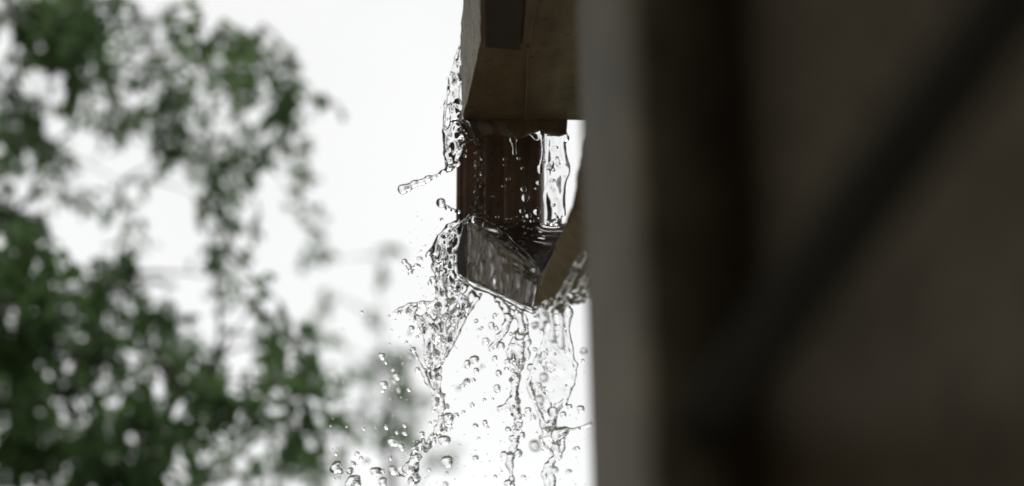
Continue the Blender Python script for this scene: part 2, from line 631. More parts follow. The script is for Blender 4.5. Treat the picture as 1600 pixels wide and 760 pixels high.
LO = [(20, 330, 45, 50, 1.3), (60, 385, 45, 45, 1.2), (40, 440, 70, 50, 1.6), (105, 470, 70, 50, 1.4), (205, 385, 22, 36, 1.1), (190, 430, 38, 32, 1.2), (160, 440, 40, 40, 1.2),
      (50, 520, 85, 60, 1.9), (140, 530, 60, 45, 1.1), (30, 610, 70, 60, 1.8), (110, 600, 50, 40, .9), (60, 700, 80, 60, 1.9), (150, 690, 75, 60, 1.3), (190, 610, 50, 45, .7),
      (245, 500, 50, 40, 1.2), (290, 545, 55, 40, 1.0), (240, 570, 40, 40, .8), (300, 610, 60, 45, 1.0), (230, 660, 50, 45, 1.5), (220, 730, 70, 40, 1.7), (310, 690, 50, 40, .8), (370, 610, 50, 45, .8),
      (420, 540, 36, 42, .8), (475, 545, 36, 42, 1.0), (450, 600, 45, 40, .9), (400, 480, 34, 30, .5), (385, 445, 26, 36, .5), (435, 470, 26, 30, .6), (350, 395, 24, 18, .4),
      (350, 730, 50, 35, .8), (420, 670, 40, 40, .45), (480, 650, 40, 50, .7), (480, 715, 45, 40, .9), (420, 740, 40, 25, .7), (530, 680, 26, 35, .3), (510, 590, 24, 30, .4), (255, 465, 18, 18, .5),
      (160, 740, 80, 30, 1.6), (340, 560, 40, 30, .7), (540, 740, 40, 25, .35)]
FAR = [(590, 400, 34, 18, .5), (525, 405, 22, 12, .35), (490, 380, 20, 16, .25), (615, 585, 34, 38, .8), (635, 630, 38, 32, .9), (580, 555, 26, 22, .5), (700, 690, 30, 20, .45), (545, 640, 26, 16, .25),
       (600, 700, 60, 30, .18), (500, 480, 30, 30, .25), (640, 560, 20, 20, .4), (655, 665, 30, 20, .6)]
# unseen leaf clusters added beyond the frame, up and left, to darken the water
rx_ = random.Random(77)
for _ in range(1000):
    a, r_ = rx_.uniform(0, 2 * PI), math.sqrt(rx_.random())
    x, y = -450 + 1350 * r_ * math.cos(a), -650 + 1150 * r_ * math.sin(a)
    if x > -260: continue
    UP.append((x, y, 170, 150, .2, .14))
    if len(UP) > 100: break
for _ in range(34):
    LO.append((rx_.uniform(-1300, -240), rx_.uniform(150, 1000), 160, 140, .22, .13))
for _ in range(16):
    LO.append((rx_.uniform(-190, 420), rx_.uniform(920, 1150), 130, 90, .2, .13))
UP = [(c[0], c[1], c[2], c[3], c[4] * (.6 if len(c) < 6 else 1), *c[5:]) for c in UP]
cluster_tree('leafy_tree', 'sparse drooping green branches reaching across the upper left sky', -330, 9.0, UP, M['leaf'], .046, 5)
LO = [(c[0], c[1], c[2] * .92, c[3] * .92, c[4] * (.54 if len(c) < 6 else .7), *c[5:]) for c in LO]
cluster_tree('leafy_tree', 'dense dark green tree crown filling the lower left', -120, 8.2, LO, M['leaf2'], .046, 9)
FAR = [(c[0], c[1], c[2] * 1.15, c[3] * 1.15, c[4] * .42) for c in FAR] + [(505, 520, 40, 60, .14), (540, 600, 30, 50, .14), (520, 690, 45, 50, .16), (575, 650, 40, 50, .12), (560, 480, 40, 40, .08)]
cluster_tree('leafy_tree', 'faint farther tree whose sprays show behind the left water stream', 600, 15.0, FAR, M['leaf2'], .075, 21, .4, ztop=pd(0, 850, 15.0).z)

# ------------------------------------------------------------------ water: smooth fields turned into skins
def bspl(n, h, wl, off):
    x = np.arange(n) * h / wl + off
    i = np.floor(x).astype(int)
    t = x - i
    m_ = i.max() + 4
    Wm = np.zeros((n, m_))
    r = np.arange(n)
    for k, w in enumerate(((1 - t) ** 3 / 6, (3 * t ** 3 - 6 * t ** 2 + 4) / 6, (-3 * t ** 3 + 3 * t ** 2 + 3 * t + 1) / 6, t ** 3 / 6)):
        Wm[r, i + k] += w
    return Wm


def noise_nd(shape, h, wls, rng):
    Ws = [bspl(n, h, wl, rng.random()) for n, wl in zip(shape, wls)]
    L = rng.normal(0, 1, [w.shape[1] for w in Ws])
    for k, w in enumerate(Ws):
        L = np.moveaxis(np.tensordot(w, L, axes=(1, k)), 0, k)
    return L * (1.6 if len(shape) == 2 else 1.9)


class Field:
    def __init__(self, lo, hi, h=.0012, seed=1):
        self.lo = np.array(lo)
        self.h = h
        self.n = np.ceil((np.array(hi) - self.lo) / h).astype(int) + 1
        self.f = np.full(self.n, .05, dtype=np.float32)
        self.ax = [self.lo[k] + np.arange(self.n[k]) * h for k in range(3)]
        self.rng = np.random.default_rng(seed)

    def box(self, lo, hi):
        a = np.clip(np.floor((np.array(lo) - self.lo) / self.h).astype(int), 0, self.n)
        c = np.clip(np.ceil((np.array(hi) - self.lo) / self.h).astype(int) + 1, 0, self.n)
        sl = tuple(slice(a[k], c[k]) for k in range(3))
        X, Y, Z = np.ix_(*[self.ax[k][sl[k]] for k in range(3)])
        return sl, X, Y, Z

    def put(self, sl, d, k):
        a = self.f[sl]
        hh = np.maximum(k - np.abs(a - d), 0) / k
        self.f[sl] = np.minimum(a, d) - hh * hh * k * .25

    def cap(self, p, q, r0, r1, k=.004):
        p, q = np.array(p), np.array(q)
        m_ = max(r0, r1) + k * 1.5
        sl, X, Y, Z = self.box(np.minimum(p, q) - m_, np.maximum(p, q) + m_)
        if 0 in [s.stop - s.start for s in sl]: return
        e = q - p
        L2 = max(float(e @ e), 1e-12)
        t = np.clip(((X - p[0]) * e[0] + (Y - p[1]) * e[1] + (Z - p[2]) * e[2]) / L2, 0, 1)
        d = np.sqrt((X - p[0] - t * e[0]) ** 2 + (Y - p[1] - t * e[1]) ** 2 + (Z - p[2] - t * e[2]) ** 2) - (r0 + (r1 - r0) * t)
        self.put(sl, d, k)

    def sph(self, p, r, k=.004):
        self.cap(p, p, r, r, k)

    def chain(self, pts, k=.004, wob=0.0):
        """pts: (px, py, r px, y offset)"""
        P = [(py_(a, b_, Y0 + (e[0] if e else 0)), r * S) for a, b_, r, *e in pts]
        for (a, ra), (b_, rb) in zip(P[:-1], P[1:]):
            self.cap(a, b_, ra, rb, k)

    def drop(self, px, py, r, dy=0.0, k=.004):
        self.sph(py_(px, py, Y0 + dy), r * S, k)

    def sheet(self, poly, th, dy=0.0, warp=.008, holes=-9, wl=.014, k=.003, edge=.006, lean=0.0, streak=1.0, thn=.5):
        """a thin skin of water; poly in photo pixels on the plane Y0+dy"""
        P = np.array([(py_(a, b_, Y0 + dy).x, py_(a, b_, Y0 + dy).z) for a, b_ in poly])
        X, Z = self.ax[0][:, None], self.ax[2][None, :]
        d = np.full((len(self.ax[0]), len(self.ax[2])), 1e9)
        ins = np.zeros(d.shape, bool)
        for i in range(len(P)):
            a, b_ = P[i], P[(i + 1) % len(P)]
            e = b_ - a
            t = np.clip(((X - a[0]) * e[0] + (Z - a[1]) * e[1]) / (e @ e), 0, 1)
            d = np.minimum(d, (X - a[0] - t * e[0]) ** 2 + (Z - a[1] - t * e[1]) ** 2)
            cr = ((a[1] > Z) != (b_[1] > Z)) & (X < (b_[0] - a[0]) * (Z - a[1]) / (b_[1] - a[1] + 1e-12) + a[0])
            ins ^= cr
        d = np.sqrt(d) * np.where(ins, -1, 1)
        sh = d.shape
        d = d + .0035 * noise_nd(sh, self.h, (.012, .018), self.rng)
        n1 = noise_nd(sh, self.h, (wl * .8, wl * .8 * streak), self.rng) + .8 * noise_nd(sh, self.h, (wl * .4, wl * .45 * streak), self.rng)
        n2 = noise_nd(sh, self.h, (.03, .04), self.rng)
        n3 = noise_nd(sh, self.h, (wl * 1.1, wl * 1.3), self.rng)
        wz = Y0 + dy + warp * n2 + warp * .25 * n1 + lean * (Z - P[:, 1].mean())
        t = th * (1 + thn * n1)
        t = np.maximum(t, th * .15)
        # holes torn where n3 is low
        hole = (holes - n3) * .006
        d2 = np.maximum(d, hole)
        t = t + .0012 * np.exp(-((d2 + edge * .5) / (edge * .5)) ** 2)     # swollen rim
        Y = self.ax[1][None, :, None]
        fld = np.maximum(np.abs(Y - wz[:, None, :]) - t[:, None, :], d2[:, None, :] * .8)
        self.put((slice(None),) * 3, fld.astype(np.float32), k)

    def rough(self, amp, wl):
        self.f += (amp * noise_nd(self.n, self.h, (wl, wl, wl * 1.3), self.rng)).astype(np.float32)

    def obj(self, name, label, group=None, parent=None, smooth=2):
        f = self.f
        f[0], f[-1], f[:, 0], f[:, -1], f[:, :, 0], f[:, :, -1] = (.05,) * 6
        V, Q = surface_nets(f)
        V = V * self.h + self.lo
        for _ in range(smooth):
            V = lap(V, Q)
        c = V.mean(0)
        me = quads(name, V - c, Q)
        o = bpy.data.objects.new(name, me)
        o.location = c
        COL.objects.link(o)
        me.materials.append(M['water'])
        tag(o, label, 'water', group)
        return o


def lap(V, Q):
    acc = np.zeros_like(V)
    cnt = np.zeros(len(V))
    for a in range(4):
        for s in (1, 3):
            np.add.at(acc, Q[:, a], V[Q[:, (a + s) % 4]])
            np.add.at(cnt, Q[:, a], 1)
    return V * .5 + .5 * acc / np.maximum(cnt, 1)[:, None]


def quads(name, V, Q):
    me = bpy.data.meshes.new(name)
    me.vertices.add(len(V))
    me.vertices.foreach_set('co', V.astype(np.float32).ravel())
    me.loops.add(Q.size)
    me.loops.foreach_set('vertex_index', Q.astype(np.int32).ravel())
    me.polygons.add(len(Q))
    me.polygons.foreach_set('loop_start', np.arange(0, Q.size, 4, dtype=np.int32))
    me.polygons.foreach_set('loop_total', np.full(len(Q), 4, dtype=np.int32))
    me.polygons.foreach_set('use_smooth', np.ones(len(Q), bool))
    me.update(calc_edges=True)
    me.validate()
    return me


def surface_nets(f):
    s = f < 0
    nx, ny, nz = f.shape
    c = [s[i:nx - 1 + i, j:ny - 1 + j, k:nz - 1 + k] for i in (0, 1) for j in (0, 1) for k in (0, 1)]
    cnt = sum(x.astype(np.int8) for x in c)
    act = (cnt > 0) & (cnt < 8)
    idx = np.argwhere(act)
    ids = np.full(act.shape, -1, np.int64)
    ids[act] = np.arange(len(idx))
    acc = np.zeros((len(idx), 3))
    num = np.zeros(len(idx))
    cr = [(i, j, k) for i in (0, 1) for j in (0, 1) for k in (0, 1)]
    for a in cr:
        for ax in range(3):
            if a[ax]: continue
            b_ = list(a)
            b_[ax] = 1
            fa = f[idx[:, 0] + a[0], idx[:, 1] + a[1], idx[:, 2] + a[2]]
            fb = f[idx[:, 0] + b_[0], idx[:, 1] + b_[1], idx[:, 2] + b_[2]]
            mk = (fa < 0) != (fb < 0)
            t = np.where(mk, fa / np.where(mk, fa - fb, 1), 0)
            p = np.tile(np.array(a, float), (len(idx), 1))
            p[:, ax] += t
            acc[mk] += p[mk]
            num[mk] += 1
    V = idx + acc / num[:, None]
    Q = []
    for ax in range(3):
        sl0 = [slice(None)] * 3
        sl1 = [slice(None)] * 3
        sl0[ax], sl1[ax] = slice(0, -1), slice(1, None)
        ch = s[tuple(sl0)] != s[tuple(sl1)]
        e = np.argwhere(ch)
        u, w = [k for k in range(3) if k != ax]
        ok = (e[:, u] > 0) & (e[:, w] > 0) & (e[:, u] < f.shape[u] - 1) & (e[:, w] < f.shape[w] - 1)
        e = e[ok]
        ins = s[e[:, 0], e[:, 1], e[:, 2]]

        def g_(du, dw):
            q = e.copy()
            q[:, u] -= du
            q[:, w] -= dw
            return ids[q[:, 0], q[:, 1], q[:, 2]]
        q = np.stack([g_(1, 1), g_(0, 1), g_(0, 0), g_(1, 0)], 1)
        flip = ins if ax == 1 else ~ins
        q[flip] = q[flip][:, ::-1]
        Q.append(q)
    return V, np.concatenate(Q)


def bounds(pxa, pya, pxb, pyb, d0, d1):
    P = [py_(x, y, Y0 + d) for x in (pxa, pxb) for y in (pya, pyb) for d in (d0, d1)]
    P = np.array([tuple(p) for p in P])
    lo, hi = P.min(0), P.max(0)
    lo[1], hi[1] = Y0 + d0, Y0 + d1
    return lo, hi


GW = 'water pouring off the gutter'
rq = random.Random(5)


def beads(fl, path, n, r0, r1, sp, dsp_=.006, k=.004):
    for _ in range(n):
        i = rq.randrange(len(path) - 1)
        t = rq.random()
        (a, b_), (c, d_) = path[i][:2], path[i + 1][:2]
        fl.drop(a + (c - a) * t + rq.gauss(0, sp), b_ + (d_ - b_) * t + rq.gauss(0, sp), rq.uniform(r0, r1), rq.gauss(0, dsp_), k)


# 1. sheet peeling off the outer face of the upper gutter, with the arm flung left
fl = Field(*bounds(612, 52, 752, 318, -.045, .035), h=.0011, seed=3)
fl.sheet([(726, 60), (717, 85), (707, 120), (699, 150), (694, 190), (694, 235), (700, 262), (714, 258), (722, 225), (738, 215), (736, 190), (724, 185), (720, 130)], .0020, -.012, .004, -1.7, .014, .003, thn=.65)
fl.chain([(724, 58, 2.2, -.012), (713, 90, 2.4, -.012), (703, 125, 2.2, -.012), (696, 165, 2.2, -.012), (693, 205, 2, -.012), (695, 240, 2.2, -.012), (699, 264, 2.6, -.012)])
fl.chain([(716, 256, 4, -.012), (703, 264, 4, -.014), (690, 270, 2.8, -.016), (680, 276, 2.2, -.018), (669, 279, 4.4, -.02), (660, 285, 4.6, -.022), (648, 287, 5.2, -.022), (638, 293, 5.4, -.024), (629, 296, 8, -.026)], .003)
beads(fl, [(718, 85), (703, 150), (697, 215), (706, 250)], 14, 1.6, 3.6, 5, .004)
beads(fl, [(735, 190), (722, 225), (712, 255)], 14, 1.6, 4, 5, .004)
fl.rough(.00045, .006)
fl.obj('water_sheet', 'wrinkled clear water sheet peeling off the grey upper gutter face with an arm flung left', GW)

# 2. thick sheet leaving the left end of the spout and falling as the left stream
fl = Field(*bounds(602, 330, 762, 770, -.05, .05), h=.00125, seed=8)
fl.sheet([(722, 346), (700, 356), (684, 376), (670, 394), (680, 420), (683, 450), (684, 472), (655, 474), (628, 482), (614, 488), (634, 490), (650, 505), (660, 530), (664, 560), (668, 590), (684, 600), (690, 575), (698, 552), (712, 520), (730, 485), (752, 462), (735, 446), (716, 432), (712, 395)],
         .0026, -.005, .010, -2.1, .013, .004, streak=1.6, thn=.75)
fl.sheet([(716, 350), (696, 364), (684, 384), (680, 410), (686, 450), (690, 475), (668, 482), (652, 492), (662, 520), (668, 560), (676, 596), (688, 590), (700, 548), (716, 512), (734, 478), (726, 450), (712, 430)],
         .0017, -.026, .006, -.9, .010, .003, streak=1.8, thn=.8)
fl.chain([(716, 345, 3, .0), (700, 354, 3.5), (686, 370, 3), (674, 392, 3.2), (668, 396, 2.2)])
fl.chain([(674, 396, 2.4), (681, 420, 3), (684, 445, 3.4), (683, 470, 3.6)])
fl.chain([(683, 473, 3), (660, 474, 3.2), (640, 477, 3), (626, 483, 2.6), (614, 488, 1.6)])
fl.chain([(690, 430, 6), (694, 470, 7), (694, 510, 7), (690, 545, 6)], .006)
fl.chain([(752, 460, 2.5), (738, 480, 2.6), (724, 500, 3), (716, 518, 3.4), (706, 538, 2.6), (696, 556, 3)])
fl.chain([(735, 452, 3), (722, 470, 2.6), (707, 480, 4.5), (700, 490, 3)])
fl.chain([(716, 436, 3), (712, 455, 2.4), (722, 470, 2.2), (730, 462, 2)])
fl.chain([(640, 540, 1.8), (650, 555, 2), (658, 572, 2), (662, 585, 2.4)])
fl.chain([(668, 505, 3), (676, 520, 4), (690, 530, 4), (698, 535, 3)])
fl.chain([(664, 580, 3), (668, 596, 3.5), (676, 612, 2.6), (680, 625, 3.2), (688, 640, 4), (690, 655, 4.5), (684, 672, 4.5), (676, 684, 5), (668, 694, 4)], .005)
fl.chain([(686, 590, 4), (684, 604, 3), (690, 620, 3), (693, 634, 3.4)])
beads(fl, [(676, 395), (684, 430), (686, 470), (690, 540)], 30, 1.8, 4.2, 8, .008)
beads(fl, [(640, 480), (665, 515), (672, 560), (676, 590)], 26, 1.6, 4, 8, .008)
beads(fl, [(678, 600), (690, 640), (684, 675), (668, 696)], 50, 2, 4.6, 7, .008, .0035)
beads(fl, [(664, 690), (652, 710), (644, 730), (650, 748)], 26, 2.4, 5.5, 5, .006, .0035)
fl.chain([(652, 690, 3.5), (648, 706, 2.4), (648, 720, 6.5), (648, 732, 6.5), (646, 742, 5), (651, 748, 7)], .004)
beads(fl, [(612, 735), (628, 738), (640, 728)], 18, 3, 6, 4, .006, .003)
fl.rough(.0006, .0075)
fl.obj('water_stream', 'wide torn water sheet pouring off the left end of the spout, narrowing to beads', GW)

# 3. middle stream under the spout's tip edge
fl = Field(*bounds(752, 452, 842, 775, -.035, .03), h=.0010, seed=4)
fl.chain([(771, 458, 4), (782, 470, 5), (790, 484, 6), (795, 498, 5.5), (790, 512, 5.6), (781, 526, 5), (772, 540, 3.6), (766, 545, 4.2)], .004)
fl.chain([(790, 478, 4), (803, 482, 4), (812, 494, 4.4), (815, 515, 6), (812, 530, 7)], .004)
fl.sheet([(803, 470), (818, 478), (826, 492), (824, 530), (815, 538), (810, 505)], .0022, -.003, .002, -3, .008)
fl.chain([(808, 524, 6), (802, 540, 5.6), (796, 552, 5.5), (796, 558, 5)])
fl.chain([(820, 530, 5), (825, 536, 6)])
fl.chain([(820, 540, 4.5), (824, 552, 3.4), (823, 560, 2.6)])
fl.chain([(812, 532, 8), (811, 548, 7), (812, 560, 4.6), (811, 575, 4.8), (808, 590, 4.6), (805, 604, 5), (803, 616, 6), (801, 628, 8.5), (806, 640, 7), (811, 650, 5), (811, 664, 4.6), (808, 676, 4.6), (806, 690, 5), (801, 702, 6)], .004)
fl.chain([(801, 632, 7), (792, 636, 5), (783, 639, 6.5)], .005)
fl.drop(808, 628, 6, -.006)
fl.drop(815, 681, 6.5, .006, .002)
fl.drop(809, 707, 6.5, .004, .002)
fl.drop(788, 711, 6, -.002, .002)
fl.drop(797, 712, 7.5, -.006, .002)
fl.drop(796, 726, 6.5, -.004, .002)
fl.chain([(797, 718, 6), (798, 736, 2.4), (799, 748, 3.2), (803, 775, 6)], .004)
fl.drop(794, 755, 5.5, .004, .002)
beads(fl, [(772, 460), (790, 480), (797, 496)], 22, 1.6, 3.6, 4, .005)
beads(fl, [(810, 520), (812, 548), (811, 575), (804, 606)], 60, 2, 4.6, 4.5, .007, .003)
beads(fl, [(811, 650), (810, 670), (804, 695)], 26, 2, 4.4, 3.5, .006, .003)
beads(fl, [(806, 610), (798, 635), (808, 645)], 18, 2, 4, 5, .005, .003)
fl.rough(.0010, .0042)
fl.obj('water_stream', 'thin ropy water strand hanging straight down from the spout tip, the middle stream', GW)

# 4. right stream, wide loop closing to a braided rope beside the post
fl = Field(*bounds(818, 466, 934, 775, -.05, .03), h=.00115, seed=6)
o_ = -.02
fl.sheet([(846, 486), (882, 482), (892, 520), (897, 552), (899, 575), (893, 605), (884, 625), (874, 648), (868, 690), (856, 688), (848, 662), (838, 635), (828, 606), (836, 560), (848, 520)], .0009, o_, .006, -1.0, .016, .003, thn=.6)
fl.chain([(884, 476, 5, o_), (888, 488, 7, o_), (886, 502, 5, o_), (888, 522, 2.2, o_), (893, 545, 2.4, o_), (895, 560, 2.2, o_), (900, 570, 3, o_), (898, 586, 2.4, o_), (896, 600, 2.6, o_), (888, 616, 2.2, o_), (884, 626, 2.6, o_), (872, 634, 2.6, o_), (866, 646, 3, o_), (862, 662, 3.6, o_)])
fl.chain([(824, 596, 1.8, o_), (830, 614, 2.2, o_), (836, 628, 2.6, o_), (844, 646, 2.4, o_), (847, 664, 3.4, o_), (852, 676, 4, o_), (858, 688, 4.4, o_)])
fl.drop(862, 643, 7, o_ - .004, .003)
fl.chain([(858, 668, 6, o_), (868, 680, 9, o_), (878, 676, 7, o_), (884, 672, 4, o_), (894, 673, 2.2, o_), (903, 670, 1.5, o_), (914, 666, 1.2, o_), (922, 663, 3, o_)], .006)
fl.chain([(850, 682, 4.5, o_), (856, 694, 6, o_), (866, 700, 7, o_), (872, 712, 5, o_)], .004)
fl.chain([(880, 684, 3.5, o_), (879, 700, 3.4, o_), (874, 714, 3.4, o_), (862, 718, 3.6, o_), (856, 728, 5, o_), (850, 742, 4, o_), (854, 756, 3.6, o_), (856, 775, 4, o_)], .004)
fl.chain([(866, 716, 3.4, o_), (860, 736, 4, o_), (863, 750, 5.5, o_), (864, 775, 5, o_)], .004)
beads(fl, [(848, 664), (858, 690), (870, 705)], 30, 2, 4.6, 6, .005, .003)
for _ in range(14):
    fl.drop(rq.uniform(848, 890), rq.uniform(540, 640), rq.uniform(1.5, 3.2), o_ + rq.gauss(0, .006), .003)
fl.rough(.0004, .007)
fl.obj('water_stream', 'looping glassy water film beside the post that twists into a rope, the right stream', GW)

# 5. curtain falling to the right of the downspout into the spout
fl = Field(*bounds(836, 196, 900, 362, -.03, .05), h=.0011, seed=12)
fl.sheet([(848, 207), (884, 205), (883, 240), (884, 280), (882, 330), (878, 352), (852, 352), (848, 300)], .0040, .012, .004, -3.0, .022, .003, streak=2.2, thn=.4)
fl.chain([(884, 210, 3, .01), (881, 232, 3, .01), (884, 262, 3.6, .01), (880, 300, 3, .01), (881, 335, 3.4, .01)])
fl.drop(885, 216, 5.5, .008)
fl.drop(879, 260, 6.5, .01)
beads(fl, [(860, 215), (864, 280), (866, 345)], 26, 2, 4, 7, .006)
fl.rough(.0004, .010)
fl.obj('water_curtain', 'white falling curtain of water right of the downspout', GW)

# 6. drips under the gutter lip
fl = Field(*bounds(726, 186, 860, 290, -.03, .03), h=.0010, seed=15)
fl.chain([(795, 193, 1.6), (798, 208, 3.4), (802, 220, 5), (803, 228, 3)], .003)
fl.chain([(803, 226, 2), (804, 240, 3.6)], .003)
fl.obj('water_drip', 'elongated drip stretching from the gutter lip over the downspout', GW, smooth=1)
fl = Field(*bounds(816, 186, 872, 290, -.03, .03), h=.0010, seed=16)
fl.chain([(844, 196, 1.8), (846, 215, 2), (848, 235, 1.6), (846, 252, 1.8), (844, 262, 4), (844, 268, 4.6)], .003)
fl.sheet([(822, 208), (848, 210), (848, 219), (836, 220)], .0012, 0, .002, -9, .01)
fl.obj('water_drip', 'long thin water thread ending in a bead, left edge of the white curtain', GW, smooth=1)

fl = Field(*bounds(728, 205, 766, 352, .03, .085), h=.0011, seed=17)
fl.chain([(742, 214, 3, .068), (748, 235, 3.4, .068), (746, 258, 3, .068), (750, 280, 4, .068), (744, 305, 3, .068), (747, 325, 4, .068), (740, 345, 4, .068)], .004)
for _ in range(30):
    fl.drop(746 + rq.gauss(0, 4), rq.uniform(214, 345), rq.uniform(1.4, 3.4), .068 + rq.gauss(0, .003))
for a_ in ((738, 325), (752, 262), (740, 290), (755, 330)):
    fl.drop(a_[0], a_[1], 4, .07)
fl.f = np.maximum(fl.f, -1)
fl.rough(.0006, .006)
fl.obj('water_trickle', 'lumpy trickle running down the left side of the dark downspout', GW)

# 7. wet skins: over the side board and over the spout floor
def skin(name, label, quad, nu, nv, amp, seed, stretch, ripples=(), off=.002, fade=True):
    rng = np.random.default_rng(seed)
    a, b_, c, d_ = [np.array(tuple(p)) for p in quad]      # a-b along u at the top, d-c at the bottom
    L = np.linalg.norm(b_ - a)
    H = np.linalg.norm(d_ - a)
    nn = np.cross(b_ - a, d_ - a)
    nn /= np.linalg.norm(nn)
    if nn @ np.array(tuple(CAM - Vector(a))) < 0: nn = -nn
    hh = np.zeros((nu, nv))
    for wl, am in ((.022, .6), (.009, .8), (.0045, .9)):
        hh += am * noise_nd((nu, nv), L / nu, (wl * stretch[0], wl * stretch[1] * (L / nu) / (H / nv)), rng)
    U, V_ = np.meshgrid(np.linspace(0, 1, nu), np.linspace(0, 1, nv), indexing='ij')
    hh = amp * hh
    P = (a + (b_ - a) * U[..., None]) * (1 - V_[..., None]) + (d_ + (c - d_) * U[..., None]) * V_[..., None]
    for (cpt, am, wl) in ripples:
        rr = np.linalg.norm(P - np.array(tuple(cpt)), axis=2)
        hh += am * np.cos(rr / wl * 2 * PI) * np.exp(-rr / (wl * 2.2))
    hh = np.maximum(hh + off, .0004)
    ed = np.minimum(np.minimum(U, 1 - U) * L, np.minimum(V_, 1 - V_) * H)
    hh = hh * np.clip(ed / .004, 0, 1) ** .5
    top = P + nn * (hh + .0006)[..., None]
    botm = P + nn * .0004
    V = np.concatenate([top.reshape(-1, 3), botm.reshape(-1, 3)])
    ii = np.arange(nu * nv).reshape(nu, nv)
    q = np.stack([ii[:-1, :-1], ii[1:, :-1], ii[1:, 1:], ii[:-1, 1:]], -1).reshape(-1, 4)
    N = nu * nv
    br_ = np.concatenate([ii[:, 0], ii[-1, 1:], ii[-2::-1, -1], ii[0, -2:0:-1]])
    sd2 = np.stack([br_, np.roll(br_, -1), np.roll(br_, -1) + N, br_ + N], 1)
    Q = np.concatenate([q, q[:, ::-1] + N, sd2[:, ::-1]])
    cc = V.mean(0)
    me = quads(name, V - cc, Q)
    bm = bmesh.new()
    bm.from_mesh(me)
    bmesh.ops.recalc_face_normals(bm, faces=bm.faces)
    bm.to_mesh(me)
    bm.free()
    me.materials.append(M['water'])
    o = bpy.data.objects.new(name, me)
    o.location = cc
    COL.objects.link(o)
    tag(o, label, 'water', GW)
    return o


skin('water_film', 'rippled water film running down the side board of the spout', (A, B, B_, A_), 200, 120, .0020, 5, (.7, 2.6), off=.005)
skin('water_film', 'dark shallow water with splash rings on the spout floor', (F0 + Vector((.003, -.003, 0)), F3 + Vector((-.002, -.002, 0)), F2, F1), 150, 110, .00022, 6, (1.6, .8),
     ((pd(862, 354, 3.52), .0008, .02), (pd(800, 352, 3.52), .0004, .014)), off=.003)

# thick overflow rolls along the spout's edges
fl = Field(*bounds(706, 328, 856, 500, -.10, .14), h=.0012, seed=21)


def fchain(fl, pts, k=.004):
    P = [(pd(a, b_, d_), r * S) for a, b_, d_, r in pts]
    for (a, ra), (b_, rb) in zip(P[:-1], P[1:]):
        fl.cap(a, b_, ra, rb, k)


fchain(fl, [(718, 350, 3.49, 3), (735, 342, 3.43, 5), (752, 346, 3.42, 6), (772, 362, 3.41, 6.5), (795, 384, 3.40, 6), (818, 404, 3.385, 5), (842, 425, 3.37, 4)], .006)
fchain(fl, [(760, 350, 3.43, 3), (790, 370, 3.41, 4), (822, 400, 3.39, 4), (838, 416, 3.375, 2.5)])
fchain(fl, [(780, 398, 3.40, 3), (802, 404, 3.39, 4), (822, 418, 3.38, 3), (838, 432, 3.368, 2.5)])
pdep = lambda x: 3.45 - (x - 731) / 111 * .095 - .007
fchain(fl, [(x, 356 + (x - 745) * .74, pdep(x), r) for x, r in ((742, 4), (760, 5.5), (782, 6), (804, 5), (824, 4.5), (838, 3))], .006)
fchain(fl, [(x, 384 + (x - 770) * .55, pdep(x), r) for x, r in ((772, 2), (790, 4.5), (808, 5), (826, 4), (838, 3))], .006)
fchain(fl, [(x, 412 + (x - 790) * .6, pdep(x), r) for x, r in ((792, 1.5), (806, 3.5), (822, 4.5), (836, 3.5))], .006)
fchain(fl, [(722, 436, 3.43, 3.5), (745, 448, 3.41, 4.5), (770, 458, 3.40, 4), (796, 470, 3.38, 4), (815, 480, 3.37, 4.5), (832, 488, 3.36, 3.5)])
for _ in range(16):
    t = rq.random()
    fl.sph(pd(735 + 100 * t + rq.gauss(0, 5), 342 + 78 * t + rq.gauss(0, 5), 3.43 - .06 * t), rq.uniform(1.5, 3.8) * S)
fl.rough(.0006, .008)
fl.obj('water_overflow', 'glossy roll of water spilling over the rim of the spout side board', GW)

# water along the lower edge of the near board
fl = Field(*bounds(826, 380, 945, 560, -.45, -.05), h=.0020, seed=23)
dnear = lambda x: 3.24 - (x - 832) / 100 * .22
for _ in range(46):
    x = rq.uniform(834, 925)
    y = 484 - (x - 832) * .30 + rq.gauss(0, 5)
    fl.sph(pd(x, y, dnear(x) - .01), rq.uniform(2.5, 6) * S, .005)
fchain(fl, [(912, 398, 2.98, 4), (900, 420, 2.99, 6), (888, 444, 3.05, 6), (876, 464, 3.1, 5), (868, 474, 3.12, 4)], .006)
fchain(fl, [(922, 418, 2.96, 4), (912, 440, 2.98, 5), (904, 456, 3.02, 5)], .006)
for x, y0, y1 in ((846, 484, 512), (862, 482, 530), (876, 474, 540), (852, 490, 500)):
    fchain(fl, [(x, y0, 3.13, 5), (x + 2, (y0 + y1) / 2, 3.13, 3), (x + 1, y1, 3.13, 6)], .005)
fl.rough(.0008, .012)
fl.obj('water_overflow', 'blurred water spilling along the lower edge of the near board beside the post', GW)

# ------------------------------------------------------------------ single drops
drop_me = []
for k in range(6):
    bm = bmesh.new()
    bmesh.ops.create_icosphere(bm, subdivisions=4, radius=1)
    ph = [rq.uniform(0, 6.28) for _ in range(6)]
    am = .05 + .03 * k / 2
    for v in bm.verts:
        p = v.co.copy()
        v.co *= 1 + am * (math.sin(2.1 * p.x + ph[0]) * math.sin(2.3 * p.z + ph[1]) + .6 * math.sin(3.4 * p.y + ph[2]) * math.sin(3.1 * p.x + ph[3]))
    dm = bpy.data.meshes.new('water_drop')
    bm.to_mesh(dm)
    bm.free()
    dm.polygons.foreach_set('use_smooth', [True] * len(dm.polygons))
    dm.materials.append(M['water'])
    drop_me.append(dm)

